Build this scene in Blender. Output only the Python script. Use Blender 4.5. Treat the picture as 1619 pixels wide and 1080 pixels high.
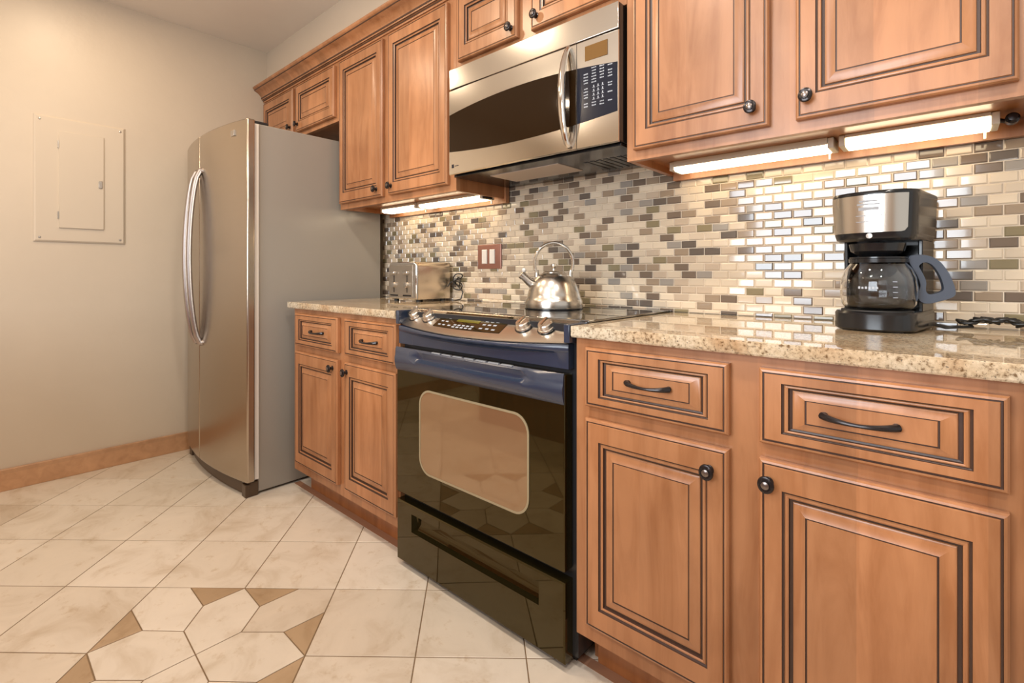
import bpy, math, random
from mathutils import Vector, Matrix

for _o in list(bpy.data.objects):
    bpy.data.objects.remove(_o)
SC = bpy.context.scene
COL = SC.collection
R = math.radians

# ------------------------------------------------------------------ camera
cd = bpy.data.cameras.new('camera')
cam = bpy.data.objects.new('camera', cd)
COL.objects.link(cam)
cam.location = (1.5022, -1.6968, 1.0482)
cam.rotation_euler = (R(90), 0, 0.7403)
cd.sensor_width = 36.0
cd.sensor_fit = 'HORIZONTAL'
cd.lens = 781.48 / 1619 * 36
cd.shift_x = 17.34 / 1619
cd.shift_y = -106.91 / 1619
cd.clip_start = 0.02
SC.camera = cam

# ------------------------------------------------------------------ light
SC.view_settings.view_transform = 'Standard'
SC.view_settings.look = 'None'
SC.view_settings.exposure = -0.12
SC.view_settings.gamma = 1.0
SC.cycles.use_denoising = True
SC.cycles.max_bounces = 8
SC.cycles.caustics_reflective = False
SC.cycles.caustics_refractive = False
SC.cycles.sample_clamp_indirect = 4.0

W = bpy.data.worlds.new('daylight')
SC.world = W
W.use_nodes = True
bg = W.node_tree.nodes['Background']
bg.inputs[0].default_value = (1.0, 0.95, 0.89, 1)
bg.inputs[1].default_value = 0.85


def area(name, loc, rot, size, power, color, shape='DISK', size_y=None, spread=None):
    d = bpy.data.lights.new(name, 'AREA')
    d.shape = shape
    d.size = size
    if size_y:
        d.size_y = size_y
    d.energy = power
    d.color = color
    if spread:
        d.spread = spread
    o = bpy.data.objects.new(name, d)
    o.location = loc
    o.rotation_euler = rot
    COL.objects.link(o)
    return o


WARM = (1.0, 0.79, 0.56)
SOFT = (1.0, 0.92, 0.83)
for (lx, ly, lp, lc) in ((-1.28, -1.36, 7.5, WARM), (-0.35, -1.25, 12, WARM), (0.75, -1.25, 12, SOFT), (1.75, -1.3, 12, SOFT),
                         (-0.9, -2.6, 14, WARM), (0.6, -2.6, 14, SOFT), (2.0, -2.5, 14, SOFT)):
    area('downlight', (lx, ly, 2.515), (0, 0, 0), 0.14, lp, lc)
# daylight coming through the window in the wall across the room
area('window_daylight', (0.75, -3.44, 1.55), (R(90), 0, 0), 1.5, 75, (0.84, 0.92, 1.0), 'RECTANGLE', 1.15)


# ------------------------------------------------------------------ materials
def mat(name, base, rough=0.5, metal=0.0, **kw):
    m = bpy.data.materials.new(name)
    m.use_nodes = True
    b = m.node_tree.nodes['Principled BSDF']
    b.inputs['Base Color'].default_value = (*base, 1)
    b.inputs['Roughness'].default_value = rough
    b.inputs['Metallic'].default_value = metal
    for k, v in kw.items():
        b.inputs[k.replace('_', ' ')].default_value = v
    m.diffuse_color = (*base, 1)
    return m


class NT:
    def __init__(s, m):
        s.t = m.node_tree
        s.b = s.t.nodes['Principled BSDF']

    def n(s, typ, **kw):
        x = s.t.nodes.new(typ)
        for k, v in kw.items():
            if isinstance(k, str) and k.startswith('i_'):
                x.inputs[k[2:].replace('_', ' ')].default_value = v
            else:
                setattr(x, k, v)
        return x

    def l(s, a, b):
        s.t.links.new(a, b)

    def coords(s, scale):
        tc = s.n('ShaderNodeTexCoord')
        mp = s.n('ShaderNodeMapping')
        mp.inputs['Scale'].default_value = scale
        s.l(tc.outputs['Object'], mp.inputs[0])
        return mp.outputs[0]

    def noise(s, vec, scale, detail=4, rough=0.55, dist=0.0):
        x = s.n('ShaderNodeTexNoise')
        x.inputs['Scale'].default_value = scale
        x.inputs['Detail'].default_value = detail
        x.inputs['Roughness'].default_value = rough
        x.inputs['Distortion'].default_value = dist
        s.l(vec, x.inputs['Vector'])
        return x.outputs['Fac']

    def ramp(s, fac, stops):
        x = s.n('ShaderNodeValToRGB')
        e = x.color_ramp.elements
        while len(e) < len(stops):
            e.new(0.5)
        for i, (p, c) in enumerate(stops):
            e[i].position = p
            e[i].color = (*c, 1)
        s.l(fac, x.inputs[0])
        return x.outputs[0]

    def mix(s, a, b, fac, blend='MIX'):
        x = s.n('ShaderNodeMix', data_type='RGBA', blend_type=blend)
        if isinstance(fac, float):
            x.inputs[0].default_value = fac
        else:
            s.l(fac, x.inputs[0])
        for q, v in ((6, a), (7, b)):
            if isinstance(v, tuple):
                x.inputs[q].default_value = (*v, 1)
            else:
                s.l(v, x.inputs[q])
        return x.outputs[2]

    def bump(s, fac, strength, dist=0.002):
        x = s.n('ShaderNodeBump')
        x.inputs['Strength'].default_value = strength
        x.inputs['Distance'].default_value = dist
        s.l(fac, x.inputs['Height'])
        s.l(x.outputs[0], s.b.inputs['Normal'])

    def color(s, c):
        s.l(c, s.b.inputs['Base Color'])


def wood_mat(name, lo, hi, rough=0.34, horizontal=False):
    m = mat(name, hi, rough)
    q = NT(m)
    sc = (1.2, 9, 9) if horizontal else (9, 9, 1.2)
    v = q.coords(sc)
    f = q.noise(v, 2.2, 6, 0.6, 0.6)
    c = q.ramp(f, [(0.30, lo), (0.55, hi), (0.8, tuple(min(1, k * 1.12) for k in hi))])
    # boards glued edge to edge, each a touch different
    tc = q.n('ShaderNodeTexCoord')
    sx = q.n('ShaderNodeSeparateXYZ')
    q.l(tc.outputs['Object'], sx.inputs[0])
    d = q.n('ShaderNodeMath', operation='DIVIDE')
    d.inputs[1].default_value = 0.083
    q.l(sx.outputs['Z' if horizontal else 'X'], d.inputs[0])
    fl = q.n('ShaderNodeMath', operation='FLOOR')
    q.l(d.outputs[0], fl.inputs[0])
    wn = q.n('ShaderNodeTexWhiteNoise', noise_dimensions='1D')
    q.l(fl.outputs[0], wn.inputs['W'])
    tone = q.ramp(wn.outputs['Value'], [(0, (0.86, 0.86, 0.86)), (1, (1.06, 1.04, 1.02))])
    c = q.mix(c, tone, 1.0, 'MULTIPLY')
    f2 = q.noise(q.coords((1.5, 1.5, 1.5)), 3, 3)
    blot = q.ramp(f2, [(0.35, (0.88, 0.86, 0.84)), (0.65, (1.05, 1.05, 1.05))])
    c = q.mix(c, blot, 1.0, 'MULTIPLY')
    q.color(c)
    m.node_tree.nodes['Principled BSDF'].inputs['Coat Weight'].default_value = 0.25
    m.node_tree.nodes['Principled BSDF'].inputs['Coat Roughness'].default_value = 0.25
    return m


M = {}
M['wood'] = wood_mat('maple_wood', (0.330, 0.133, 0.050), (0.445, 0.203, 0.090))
M['wood_dark'] = wood_mat('darker_maple_wood', (0.30, 0.11, 0.035), (0.40, 0.16, 0.058))  # slightly darker tone for carcasses, toe kicks and the peninsula
M['glaze'] = mat('dark_glaze', (0.060, 0.030, 0.020), 0.4)
M['base_wood'] = wood_mat('baseboard_pine', (0.45, 0.245, 0.125), (0.53, 0.30, 0.16), 0.4, True)


def plaster(name, col, bump=0.12):
    m = mat(name, col, 0.6)
    q = NT(m)
    f = q.noise(q.coords((1, 1, 1)), 1.1, 5, 0.6)
    q.color(q.ramp(f, [(0.3, tuple(k * 0.95 for k in col)), (0.7, tuple(k * 1.04 for k in col))]))
    q.bump(q.noise(q.coords((1, 1, 1)), 14, 4), bump, 0.01)
    return m


M['wall'] = plaster('beige_plaster', (0.565, 0.475, 0.37))
M['wall'].node_tree.nodes['Principled BSDF'].inputs['Roughness'].default_value = 0.42
M['ceiling'] = plaster('ceiling_paint', (0.74, 0.68, 0.61), 0.05)
M['front_wall'] = plaster('far_wall_paint', (0.50, 0.40, 0.30))
M['panel_paint'] = mat('panel_paint', (0.565, 0.475, 0.37), 0.45)

m = M['steel'] = mat('brushed_steel', (0.47, 0.41, 0.34), 0.25, 1.0)
q = NT(m)
f = q.noise(q.coords((1.0, 1.0, 300)), 3, 2)
q.color(q.ramp(f, [(0.3, (0.455, 0.395, 0.325)), (0.7, (0.485, 0.423, 0.352))]))
m = M['steel_mw'] = mat('polished_steel', (0.73, 0.69, 0.63), 0.15, 1.0)
m = M['steel_range'] = mat('panel_steel', (0.74, 0.68, 0.60), 0.27, 1.0)
M['chrome'] = mat('chrome', (0.80, 0.77, 0.73), 0.12, 1.0)
M['kettle_steel'] = mat('kettle_steel', (0.62, 0.58, 0.525), 0.24, 1.0)
M['fridge_side'] = mat('grey_enamel', (0.29, 0.265, 0.23), 0.22)
q = NT(M['fridge_side'])
q.bump(q.noise(q.coords((1, 1, 1)), 60, 2), 0.035, 0.002)
M['gasket'] = mat('pale_gasket', (0.80, 0.77, 0.73), 0.45)
M['black'] = mat('black_enamel', (0.012, 0.011, 0.011), 0.16)
M['black_satin'] = mat('satin_black', (0.020, 0.021, 0.024), 0.30)
M['strip_black'] = mat('sky_tinted_black', (0.022, 0.034, 0.064), 0.22, 0.0, Specular_IOR_Level=1.0)  # black plastic, with the blue of reflected daylight put into its colour
M['black_glass'] = mat('black_oven_glass', (0.012, 0.009, 0.003), 0.03, IOR=1.66, Specular_Tint=(1.0, 0.78, 0.36, 1))
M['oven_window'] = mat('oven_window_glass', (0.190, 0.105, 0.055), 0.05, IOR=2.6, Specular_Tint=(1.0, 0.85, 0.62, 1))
M['window_rim'] = mat('oven_window_rim', (0.30, 0.245, 0.15), 0.25)
M['mw_glass'] = mat('dark_microwave_glass', (0.020, 0.010, 0.004), 0.05, IOR=1.28)
M['keypad'] = mat('keypad_black', (0.012, 0.014, 0.024), 0.15, IOR=1.36)
M['marks'] = mat('white_print', (0.42, 0.45, 0.50), 0.5)
M['dim_marks'] = mat('grey_print', (0.30, 0.31, 0.33), 0.5)
M['lcd'] = mat('amber_lcd', (0.17, 0.085, 0.022), 0.12)
M['lcd_green'] = mat('olive_lcd', (0.12, 0.105, 0.012), 0.12)
M['cooktop'] = mat('cooktop_glass', (0.014, 0.013, 0.012), 0.015, IOR=3.2)
M['burner'] = mat('burner_ring', (0.05, 0.048, 0.045), 0.15)
M['filter'] = mat('grease_filter', (0.62, 0.52, 0.45), 0.45, 0.3)
M['bronze'] = mat('oiled_bronze', (0.030, 0.024, 0.024), 0.24, 0.55)
M['knob_face'] = mat('worn_bronze', (0.24, 0.20, 0.18), 0.28, 0.9)
M['plastic_black'] = mat('black_plastic', (0.012, 0.012, 0.013), 0.2)
M['handle_black'] = mat('blue_black_plastic', (0.075, 0.092, 0.125), 0.34)
M['cord'] = mat('black_cord', (0.010, 0.009, 0.008), 0.35)
M['rubber'] = mat('dark_rubber', (0.03, 0.028, 0.026), 0.6)
M['white'] = mat('white_plastic', (0.78, 0.74, 0.68), 0.35)
M['copper'] = mat('copper_plate', (0.30, 0.135, 0.095), 0.42, 0.25)
M['toaster_steel'] = mat('toaster_steel', (0.74, 0.65, 0.53), 0.22, 1.0)
M['toaster_face'] = mat('toaster_face', (0.42, 0.37, 0.31), 0.32, 0.8)
M['housing'] = mat('lamp_housing', (0.66, 0.60, 0.50), 0.45)
M['silver'] = mat('silver_badge', (0.42, 0.38, 0.34), 0.3, 0.8)
M['grille'] = mat('fridge_grille', (0.075, 0.045, 0.025), 0.4)
m = M['handle_steel'] = mat('handle_steel', (0.50, 0.46, 0.45), 0.26, 1.0)
m = M['glass'] = mat('clear_glass', (0.97, 0.97, 0.97), 0.0, 0.0, Transmission_Weight=1.0, IOR=1.45)
m = M['lamp'] = mat('lit_diffuser', (0.9, 0.86, 0.78), 0.5)
m.node_tree.nodes['Principled BSDF'].inputs['Emission Color'].default_value = (1.0, 0.80, 0.52, 1)
m.node_tree.nodes['Principled BSDF'].inputs['Emission Strength'].default_value = 7.2

m = M['granite'] = mat('beige_granite', (0.66, 0.52, 0.36), 0.03, IOR=2.1)
q = NT(m)
v = q.coords((1, 1, 1))
base = q.ramp(q.noise(v, 7, 5, 0.6, 0.8), [(0.3, (0.52, 0.33, 0.18)), (0.48, (0.70, 0.55, 0.37)), (0.7, (0.78, 0.69, 0.54))])
gr = q.ramp(q.noise(v, 130, 3, 0.7), [(0.34, (0.26, 0.20, 0.15)), (0.46, (0.80, 0.78, 0.74)), (0.7, (1.06, 1.06, 1.06))])
c = q.mix(base, gr, 1.0, 'MULTIPLY')
sp = q.ramp(q.noise(v, 230, 2, 0.6), [(0.62, (0, 0, 0)), (0.70, (1, 1, 1))])
c = q.mix(c, (0.16, 0.13, 0.10), sp)
q.color(c)


def tile_mat(name, lo, hi, rough):
    m = mat(name, hi, rough)
    q = NT(m)
    v = q.coords((1, 1, 1))
    f = q.noise(v, 5.5, 6, 0.62, 0.9)
    c = q.ramp(f, [(0.28, lo), (0.5, hi), (0.75, tuple(min(1, k * 1.08) for k in hi))])
    g = q.n('ShaderNodeNewGeometry')
    tone = q.ramp(g.outputs['Random Per Island'], [(0, (0.86, 0.82, 0.77)), (0.4, (0.97, 0.96, 0.94)), (1, (1.05, 1.05, 1.05))])
    c = q.mix(c, tone, 1.0, 'MULTIPLY')
    st = q.ramp(q.noise(v, 16, 4, 0.7), [(0.58, (1, 1, 1)), (0.74, (0.80, 0.72, 0.62))])
    c = q.mix(c, st, 1.0, 'MULTIPLY')
    q.color(c)
    return m


M['floor_tile'] = tile_mat('travertine_tile', (0.545, 0.455, 0.355), (0.68, 0.61, 0.525), 0.34)
M['floor_inlay'] = tile_mat('brown_inlay_tile', (0.33, 0.225, 0.13), (0.41, 0.29, 0.18), 0.40)
M['floor_grout'] = mat('floor_grout', (0.20, 0.13, 0.07), 0.8)
M['strip'] = mat('terracotta_strip', (0.33, 0.17, 0.10), 0.7)
M['splash_grout'] = mat('backsplash_grout', (0.74, 0.62, 0.47), 0.6)
MOSAIC = []
for i, (c, wgt) in enumerate((((0.68, 0.57, 0.43), 30), ((0.60, 0.50, 0.38), 20), ((0.50, 0.40, 0.30), 12), ((0.31, 0.235, 0.165), 13),
                              ((0.165, 0.125, 0.095), 12), ((0.235, 0.195, 0.115), 6), ((0.30, 0.27, 0.235), 9), ((0.12, 0.10, 0.085), 5))):
    mm = mat('mosaic_glass', c, 0.10, Coat_Weight=0.6, Coat_Roughness=0.03)
    MOSAIC.append((mm, wgt))


# ------------------------------------------------------------------ geometry
class MB:
    """collects shapes that become one mesh"""

    def __init__(s):
        s.v, s.f, s.m = [], [], []

    def add(s, vs, fs, mi=0):
        o = len(s.v)
        s.v += [tuple(p) for p in vs]
        for f in fs:
            s.f.append(tuple(i + o for i in f))
            s.m.append(mi)
        return s

    def box(s, x0, x1, y0, y1, z0, z1, mi=0):
        vs = [(x, y, z) for x in (x0, x1) for y in (y0, y1) for z in (z0, z1)]
        return s.add(vs, [(0, 1, 3, 2), (4, 6, 7, 5), (0, 4, 5, 1), (2, 3, 7, 6), (0, 2, 6, 4), (1, 5, 7, 3)], mi)

    def prism(s, poly, axis, a0, a1, mi=0):
        """poly of (p,q); axis the extrusion axis.  x: (y,z)  y: (x,z)  z: (x,y)"""
        n = len(poly)

        def put(p, a):
            return {'x': (a, p[0], p[1]), 'y': (p[0], a, p[1]), 'z': (p[0], p[1], a)}[axis]
        vs = [put(p, a0) for p in poly] + [put(p, a1) for p in poly]
        fs = [tuple(range(n))[::-1], tuple(range(n, 2 * n))]
        fs += [(i, (i + 1) % n, n + (i + 1) % n, n + i) for i in range(n)]
        return s.add(vs, fs, mi)

    def loft(s, rows, mi=0, close=False, caps=False):
        n = len(rows[0])
        vs = [p for r in rows for p in r]
        fs = []
        for i in range(len(rows) - 1):
            for j in range(n if close else n - 1):
                k = (j + 1) % n
                fs.append((i * n + j, i * n + k, (i + 1) * n + k, (i + 1) * n + j))
        if caps:
            fs.append(tuple(range(n))[::-1])
            fs.append(tuple((len(rows) - 1) * n + j for j in range(n)))
        return s.add(vs, fs, mi)

    def tube(s, pts, r, seg=12, mi=0, flat=1.0, closed=False):
        pts = [Vector(p) for p in pts]
        n = len(pts)
        rows = []
        nrm = None
        for i, p in enumerate(pts):
            if closed:
                t = pts[(i + 1) % n] - pts[i - 1]
            else:
                t = pts[min(i + 1, n - 1)] - pts[max(i - 1, 0)]
            t.normalize()
            if nrm is None:
                nrm = t.orthogonal().normalized()
            nrm = (nrm - t * nrm.dot(t)).normalized()
            b = t.cross(nrm)
            rr = r[i] if isinstance(r, (list, tuple)) else r
            rows.append([p + nrm * math.cos(2 * math.pi * k / seg) * rr + b * math.sin(2 * math.pi * k / seg) * rr * flat for k in range(seg)])
        if closed:
            rows.append(rows[0])
        return s.loft(rows, mi, True, not closed)

    def lathe(s, prof, origin=(0, 0, 0), axis=(0, 0, 1), seg=32, mi=0, sx=1.0, sy=1.0):
        o = Vector(origin)
        a = Vector(axis).normalized()
        u = Vector((0, 0, 1)).cross(a) if abs(a.z) < 0.9 else Vector((1, 0, 0))
        u.normalize()
        w = a.cross(u)
        rows = []
        for (r, h) in prof:
            rows.append([o + a * h + u * (math.cos(2 * math.pi * k / seg) * r * sx) + w * (math.sin(2 * math.pi * k / seg) * r * sy) for k in range(seg)])
        return s.loft(rows, mi, True, True)

    def rings(s, rings, yb, back=True):
        """nested rectangles on the -y side: (x0,x1,z0,z1,height,material)"""
        rows = []
        for (x0, x1, z0, z1, h, mi) in rings:
            rows.append([(x0, yb - h, z0), (x1, yb - h, z0), (x1, yb - h, z1), (x0, yb - h, z1)])
        o = len(s.v)
        for r in rows:
            s.v += r
        for i in range(len(rows) - 1):
            for j in range(4):
                k = (j + 1) % 4
                s.f.append((o + 4 * i + j, o + 4 * i + k, o + 4 * i + 4 + k, o + 4 * i + 4 + j))
                s.m.append(rings[i + 1][5])
        e = o + 4 * (len(rows) - 1)
        s.f.append((e, e + 1, e + 2, e + 3))
        s.m.append(rings[-1][5])
        if back:
            s.f.append((o + 3, o + 2, o + 1, o))
            s.m.append(rings[0][5])
        return s


def origin_of(o):
    v = Vector((0, 0, 0))
    while o is not None:
        v = v + Vector(o.location)
        o = o.parent
    return v


def build(name, mb, mats, parent=None, local=False, bevel=0, smooth=True, angle=32, props=None, at=None):
    """link the collected shapes as ONE mesh object, a part when parent is given"""
    off = Vector((0, 0, 0))
    if parent is not None and not local:
        off = origin_of(parent)
    elif parent is None and at is not None:
        off = Vector(at)
    me = bpy.data.meshes.new(name)
    me.from_pydata([(p[0] - off.x, p[1] - off.y, p[2] - off.z) for p in mb.v], [], mb.f)
    ms = mats if isinstance(mats, (list, tuple)) else [mats]
    for k in ms:
        me.materials.append(M[k] if isinstance(k, str) else k)
    if len(ms) > 1:
        me.polygons.foreach_set('material_index', mb.m)
    import bmesh
    bm = bmesh.new()
    bm.from_mesh(me)
    bmesh.ops.recalc_face_normals(bm, faces=bm.faces)
    bm.to_mesh(me)
    bm.free()
    if smooth:
        me.polygons.foreach_set('use_smooth', [True] * len(me.polygons))
        me.set_sharp_from_angle(angle=R(angle))
    me.update()
    o = bpy.data.objects.new(name, me)
    COL.objects.link(o)
    if parent is not None:
        o.parent = parent
    elif at is not None:
        o.location = at
    if bevel:
        b = o.modifiers.new('bevel', 'BEVEL')
        b.width = bevel
        b.segments = 2
        b.limit_method = 'ANGLE'
        b.angle_limit = R(40)
    if props:
        for k, v in props.items():
            o[k] = v
    return o


def thing(name, label, cat, loc, group=None, rz=0.0):
    o = bpy.data.objects.new(name, None)
    o.empty_display_size = 0.05
    COL.objects.link(o)
    o.location = loc
    o.rotation_euler = (0, 0, rz)
    o['label'] = label
    o['category'] = cat
    if group:
        o['group'] = group
    return o


def structure(name, mb, mats, **kw):
    return build(name, mb, mats, props={'kind': 'structure'}, **kw)


# ------------------------------------------------------------------ the room
XW, XE, YF, CEIL = -1.888, 3.2, -3.5, 2.525
# floor: grout bed and travertine tiles laid on the diagonal, with one inlaid medallion
random.seed(7)
fl = MB()
fl.add([(XW - .1, YF - .1, -.0018), (XE, YF - .1, -.0018), (XE, 0.1, -.0018), (XW - .1, 0.1, -.0018)], [(0, 1, 2, 3)], 2)
fl.box(XW - .1, XE, YF - .1, 0.1, -.08, -.004, 2)
S2 = math.sqrt(2)


def uw(u, w):
    b = w - 0.06 * u
    return ((u - b) / S2, (u + b) / S2)


def tile_poly(pts, mi, g=0.0024):
    n = len(pts)
    cx = sum(p[0] for p in pts) / n
    cy = sum(p[1] for p in pts) / n
    if sum(pts[i][0] * pts[(i + 1) % n][1] - pts[(i + 1) % n][0] * pts[i][1] for i in range(n)) < 0:
        pts = pts[::-1]

    def inset(d):
        out = []
        for i in range(n):
            p0, p1, p2 = Vector(pts[i - 1]), Vector(pts[i]), Vector(pts[(i + 1) % n])
            e1 = (p1 - p0).normalized()
            e2 = (p2 - p1).normalized()
            n1 = Vector((-e1.y, e1.x))
            n2 = Vector((-e2.y, e2.x))
            bis = (n1 + n2)
            k = d / max(0.25, (1 + n1.dot(n2)))
            out.append(p1 + bis * k)
        return out
    a, b = inset(g * 0.7), inset(g * 0.7 + 0.0012)
    vs = [(p.x, p.y, -.003) for p in a] + [(p.x, p.y, -.0008) for p in a] + [(p.x, p.y, 0) for p in b]
    fs = [(i, (i + 1) % n, n + (i + 1) % n, n + i) for i in range(n)]
    fs += [(n + i, n + (i + 1) % n, 2 * n + (i + 1) % n, 2 * n + i) for i in range(n)]
    fs.append(tuple(range(2 * n, 3 * n)))
    fl.add(vs, fs, mi)


U0, W0, DU, DW = -.614, -.055, .303, .288
for i in range(-16, 18):
    for j in range(-10, 16):
        u0, u1 = U0 + i * DU, U0 + (i + 1) * DU
        w0, w1 = W0 - j * DW, W0 - (j + 1) * DW
        if i in (-2, -1) and j in (2, 3):
            continue
        c = uw((u0 + u1) / 2, (w0 + w1) / 2)
        if not (XW - .22 < c[0] < XE - .2 and YF - .1 < c[1] < -.35):
            continue
        tile_poly([uw(u0, w0), uw(u1, w0), uw(u1, w1), uw(u0, w1)], 0)


def st(s, t):
    return uw(U0 - 2 * DU + s * 2 * DU, W0 - 2 * DW - t * 2 * DW)


corner = [(0, 0), (.2, 0), (.352, .155), (.36, .348), (.155, .345), (0, .195)]
sidehex = [(.5, 0), (.648, .155), (.64, .348), (.5, .5), (.36, .348), (.352, .155)]
tri_a = [(.2, 0), (.5, 0), (.352, .155)]
tri_b = [(.5, 0), (.8, 0), (.648, .155)]


def flips(poly):
    return [poly, [(1 - s_, t_) for s_, t_ in poly], [(s_, 1 - t_) for s_, t_ in poly], [(1 - s_, 1 - t_) for s_, t_ in poly]]


for p in flips(corner):
    tile_poly([st(*k) for k in p], 0)
for p in (sidehex, [(s_, 1 - t_) for s_, t_ in sidehex]):
    tile_poly([st(*k) for k in p], 0)
left_hex = [(0, .5), (.155, .345), (.36, .348), (.5, .5), (.36, .652), (.155, .655)]
for p in (left_hex, [(1 - s_, t_) for s_, t_ in left_hex]):
    tile_poly([st(*k) for k in p], 0)
for p in (tri_a, tri_b, [(s_, 1 - t_) for s_, t_ in tri_a], [(s_, 1 - t_) for s_, t_ in tri_b]):
    tile_poly([st(*k) for k in p], 1)
side_tri = [(0, .195), (.155, .345), (0, .5)]
for p in flips(side_tri):
    tile_poly([st(*k) for k in p], 1)
structure('floor', fl, ['floor_tile', 'floor_inlay', 'floor_grout'], smooth=False)

structure('ceiling', MB().box(XW - .1, XE, YF - .1, .1, CEIL, CEIL + .08), 'ceiling', smooth=False)
structure('wall_left', MB().box(XW - .1, XW, YF - .1, .1, -.08, CEIL), 'wall', smooth=False)
pn = MB().box(-1.0, 2.7, -2.55, -2.07, 0, .88)  # plain block for the unseen cabinet run opposite, added for the glass to reflect
pn.box(-1.04, 2.74, -2.59, -2.04, .88, .915, 1)
structure('peninsula_cabinets', pn, ['wood_dark', 'granite'], smooth=False)
structure('wall_back', MB().box(XW, XE, 0, .1, -.08, CEIL), 'wall', smooth=False)
structure('wall_soffit', MB().box(XW, XE, -.311, -.0005, 2.193, CEIL), 'wall', smooth=False)
fw = MB()
fw.box(XW, 0.0, YF - .1, YF, -.08, CEIL)
fw.box(1.5, XE, YF - .1, YF, -.08, CEIL)
fw.box(0.0, 1.5, YF - .1, YF, -.08, 0.97)
fw.box(0.0, 1.5, YF - .1, YF, 2.13, CEIL)
structure('wall_front', fw, 'front_wall', smooth=False)
structure('baseboard_left', MB().box(XW, XW + .018, YF, -.03, 0, .104), 'base_wood', bevel=.002)
structure('trim_1', MB().box(-.935, 1.70, -.567, -.536, -.002, .0012), 'strip', smooth=False)

# glass mosaic backsplash
random.seed(21)
bs = MB()
BX0, BX1 = -.995, 1.75
bs.box(BX0, BX1, -.003, -.0002, .914, 1.50, 0)
TP, TR = .0525, .0262
names = list(range(len(MOSAIC)))
wts = [w for _, w in MOSAIC]
row = 0
z = 1.3464 - TR * 17
k0 = -17
while z < 1.49:
    off = (k0 % 2) * TP / 2
    x = 1.5402 - TP * 60 + off
    while x < BX1:
        x0, x1 = max(x + .0013, BX0), min(x + TP - .0013, BX1)
        zz0, zz1 = max(z + .0013, .9145), min(z + TR - .0013, 1.4995)
        x += TP
        if x1 - x0 < .004 or zz1 - zz0 < .004:
            continue
        mi = random.choices(names, wts)[0] + 1
        ax, az = random.uniform(-.0004, .0004), random.uniform(-.0003, .0003)
        d = .0026
        vs = [(x0, -.002, zz0), (x1, -.002, zz0), (x1, -.002, zz1), (x0, -.002, zz1),
              (x0, -.0045, zz0), (x1, -.0045, zz0), (x1, -.0045, zz1), (x0, -.0045, zz1),
              (x0 + d, -.0065 + ax + az, zz0 + d), (x1 - d, -.0065 - ax + az, zz0 + d), (x1 - d, -.0065 - ax - az, zz1 - d), (x0 + d, -.0065 + ax - az, zz1 - d)]
        fs = []
        for b in (0, 4):
            fs += [(b + i, b + (i + 1) % 4, b + 4 + (i + 1) % 4, b + 4 + i) for i in range(4)]
        fs.append((8, 9, 10, 11))
        bs.add(vs, fs, mi)
    z += TR
    k0 += 1
structure('wall_backsplash', bs, ['splash_grout'] + [m_ for m_, _ in MOSAIC], smooth=False)


# ------------------------------------------------------------------ cabinets
def panel(x0, x1, z0, z1, yb, sx, sz, kx=1.0, kz=1.0):
    """raised-panel front with a dark glaze in its grooves"""
    prof = [(0, .0, 0), (0, .014, 0), (.003, .0182, 0), (.0068, .0192, 0), (.0078, .0176, 1), (.0098, .0176, 1), (.0112, .0200, 0)]
    rs = [(x0 + a, x1 - a, z0 + a, z1 - a, h, mi) for a, h, mi in prof]
    inner = [(0, .0200, 0), (.0008, .0168, 1), (.0040, .0152, 1), (.0058, .0172, 0), (.0085, .0178, 0), (.0112, .0164, 0), (.0122, .0108, 1), (.0172, .0096, 1),
             (.0182, .0122, 0), (.0215, .0136, 0), (.0250, .0142, 0), (.0390, .0188, 0), (.0396, .0170, 1), (.0417, .0170, 1), (.0424, .0184, 0)]
    for a, h, mi in inner:
        rs.append((x0 + sx + a * kx, x1 - sx - a * kx, z0 + sz + a * kz, z1 - sz - a * kz, h, mi))
    return MB().rings(rs, yb)


def add_knob(parent, x, y, z):
    k = build('knob', MB().lathe([(.0001, .026), (.004, .0262), (.0078, .0252), (.0082, .0235), (.0105, .0240), (.0142, .0225), (.0152, .0195), (.0140, .0170),
                                  (.0080, .0140), (.0055, .0100), (.0060, .0030), (.0095, .0010), (.0098, 0), (.0001, 0)],
                                 (x, y, z), (0, -1, 0), 28, sx=1.0, sy=1.12), 'bronze', parent)
    build('knob_face', MB().lathe([(.0001, .0275), (.004, .0272), (.0072, .0258), (.0074, .0246), (.0001, .0246)], (x, y, z), (0, -1, 0), 24), 'knob_face', k)
    return k


def add_pull(parent, xa, xb, y, z):
    pts, rad = [], []
    n = 16
    for i in range(n + 1):
        t = i / n
        x = xa + (xb - xa) * t
        arch = math.sin(math.pi * t)
        sag = -.003 * arch
        pts.append((x, y - .006 - .020 * arch ** .6, z + sag))
        rad.append(.0034 + .0035 * abs(2 * t - 1) ** 1.5)
    mb = MB().tube(pts, rad, 10)
    for x in (xa + .003, xb - .003):
        mb.tube([(x, y + .002, z), (x, y - .008, z)], [.0065, .0058], 10)
    return build('pull', mb, 'bronze', parent)


def add_door(parent, x0, x1, z0, z1, yb, knob=None, name='door'):
    d = build(name, panel(x0, x1, z0, z1, yb, .041, .054), ['wood', 'glaze'], parent, angle=20)
    if knob:
        add_knob(d, knob[0], yb - .0195, knob[1])
    return d


def add_drawer(parent, x0, x1, z0, z1, yb, pull):
    d = build('drawer', panel(x0, x1, z0, z1, yb, .040, .026, 1.0, .66), ['wood', 'glaze'], parent, angle=20)
    add_pull(d, pull[0], pull[1], yb - .0175, pull[2])
    return d


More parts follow.
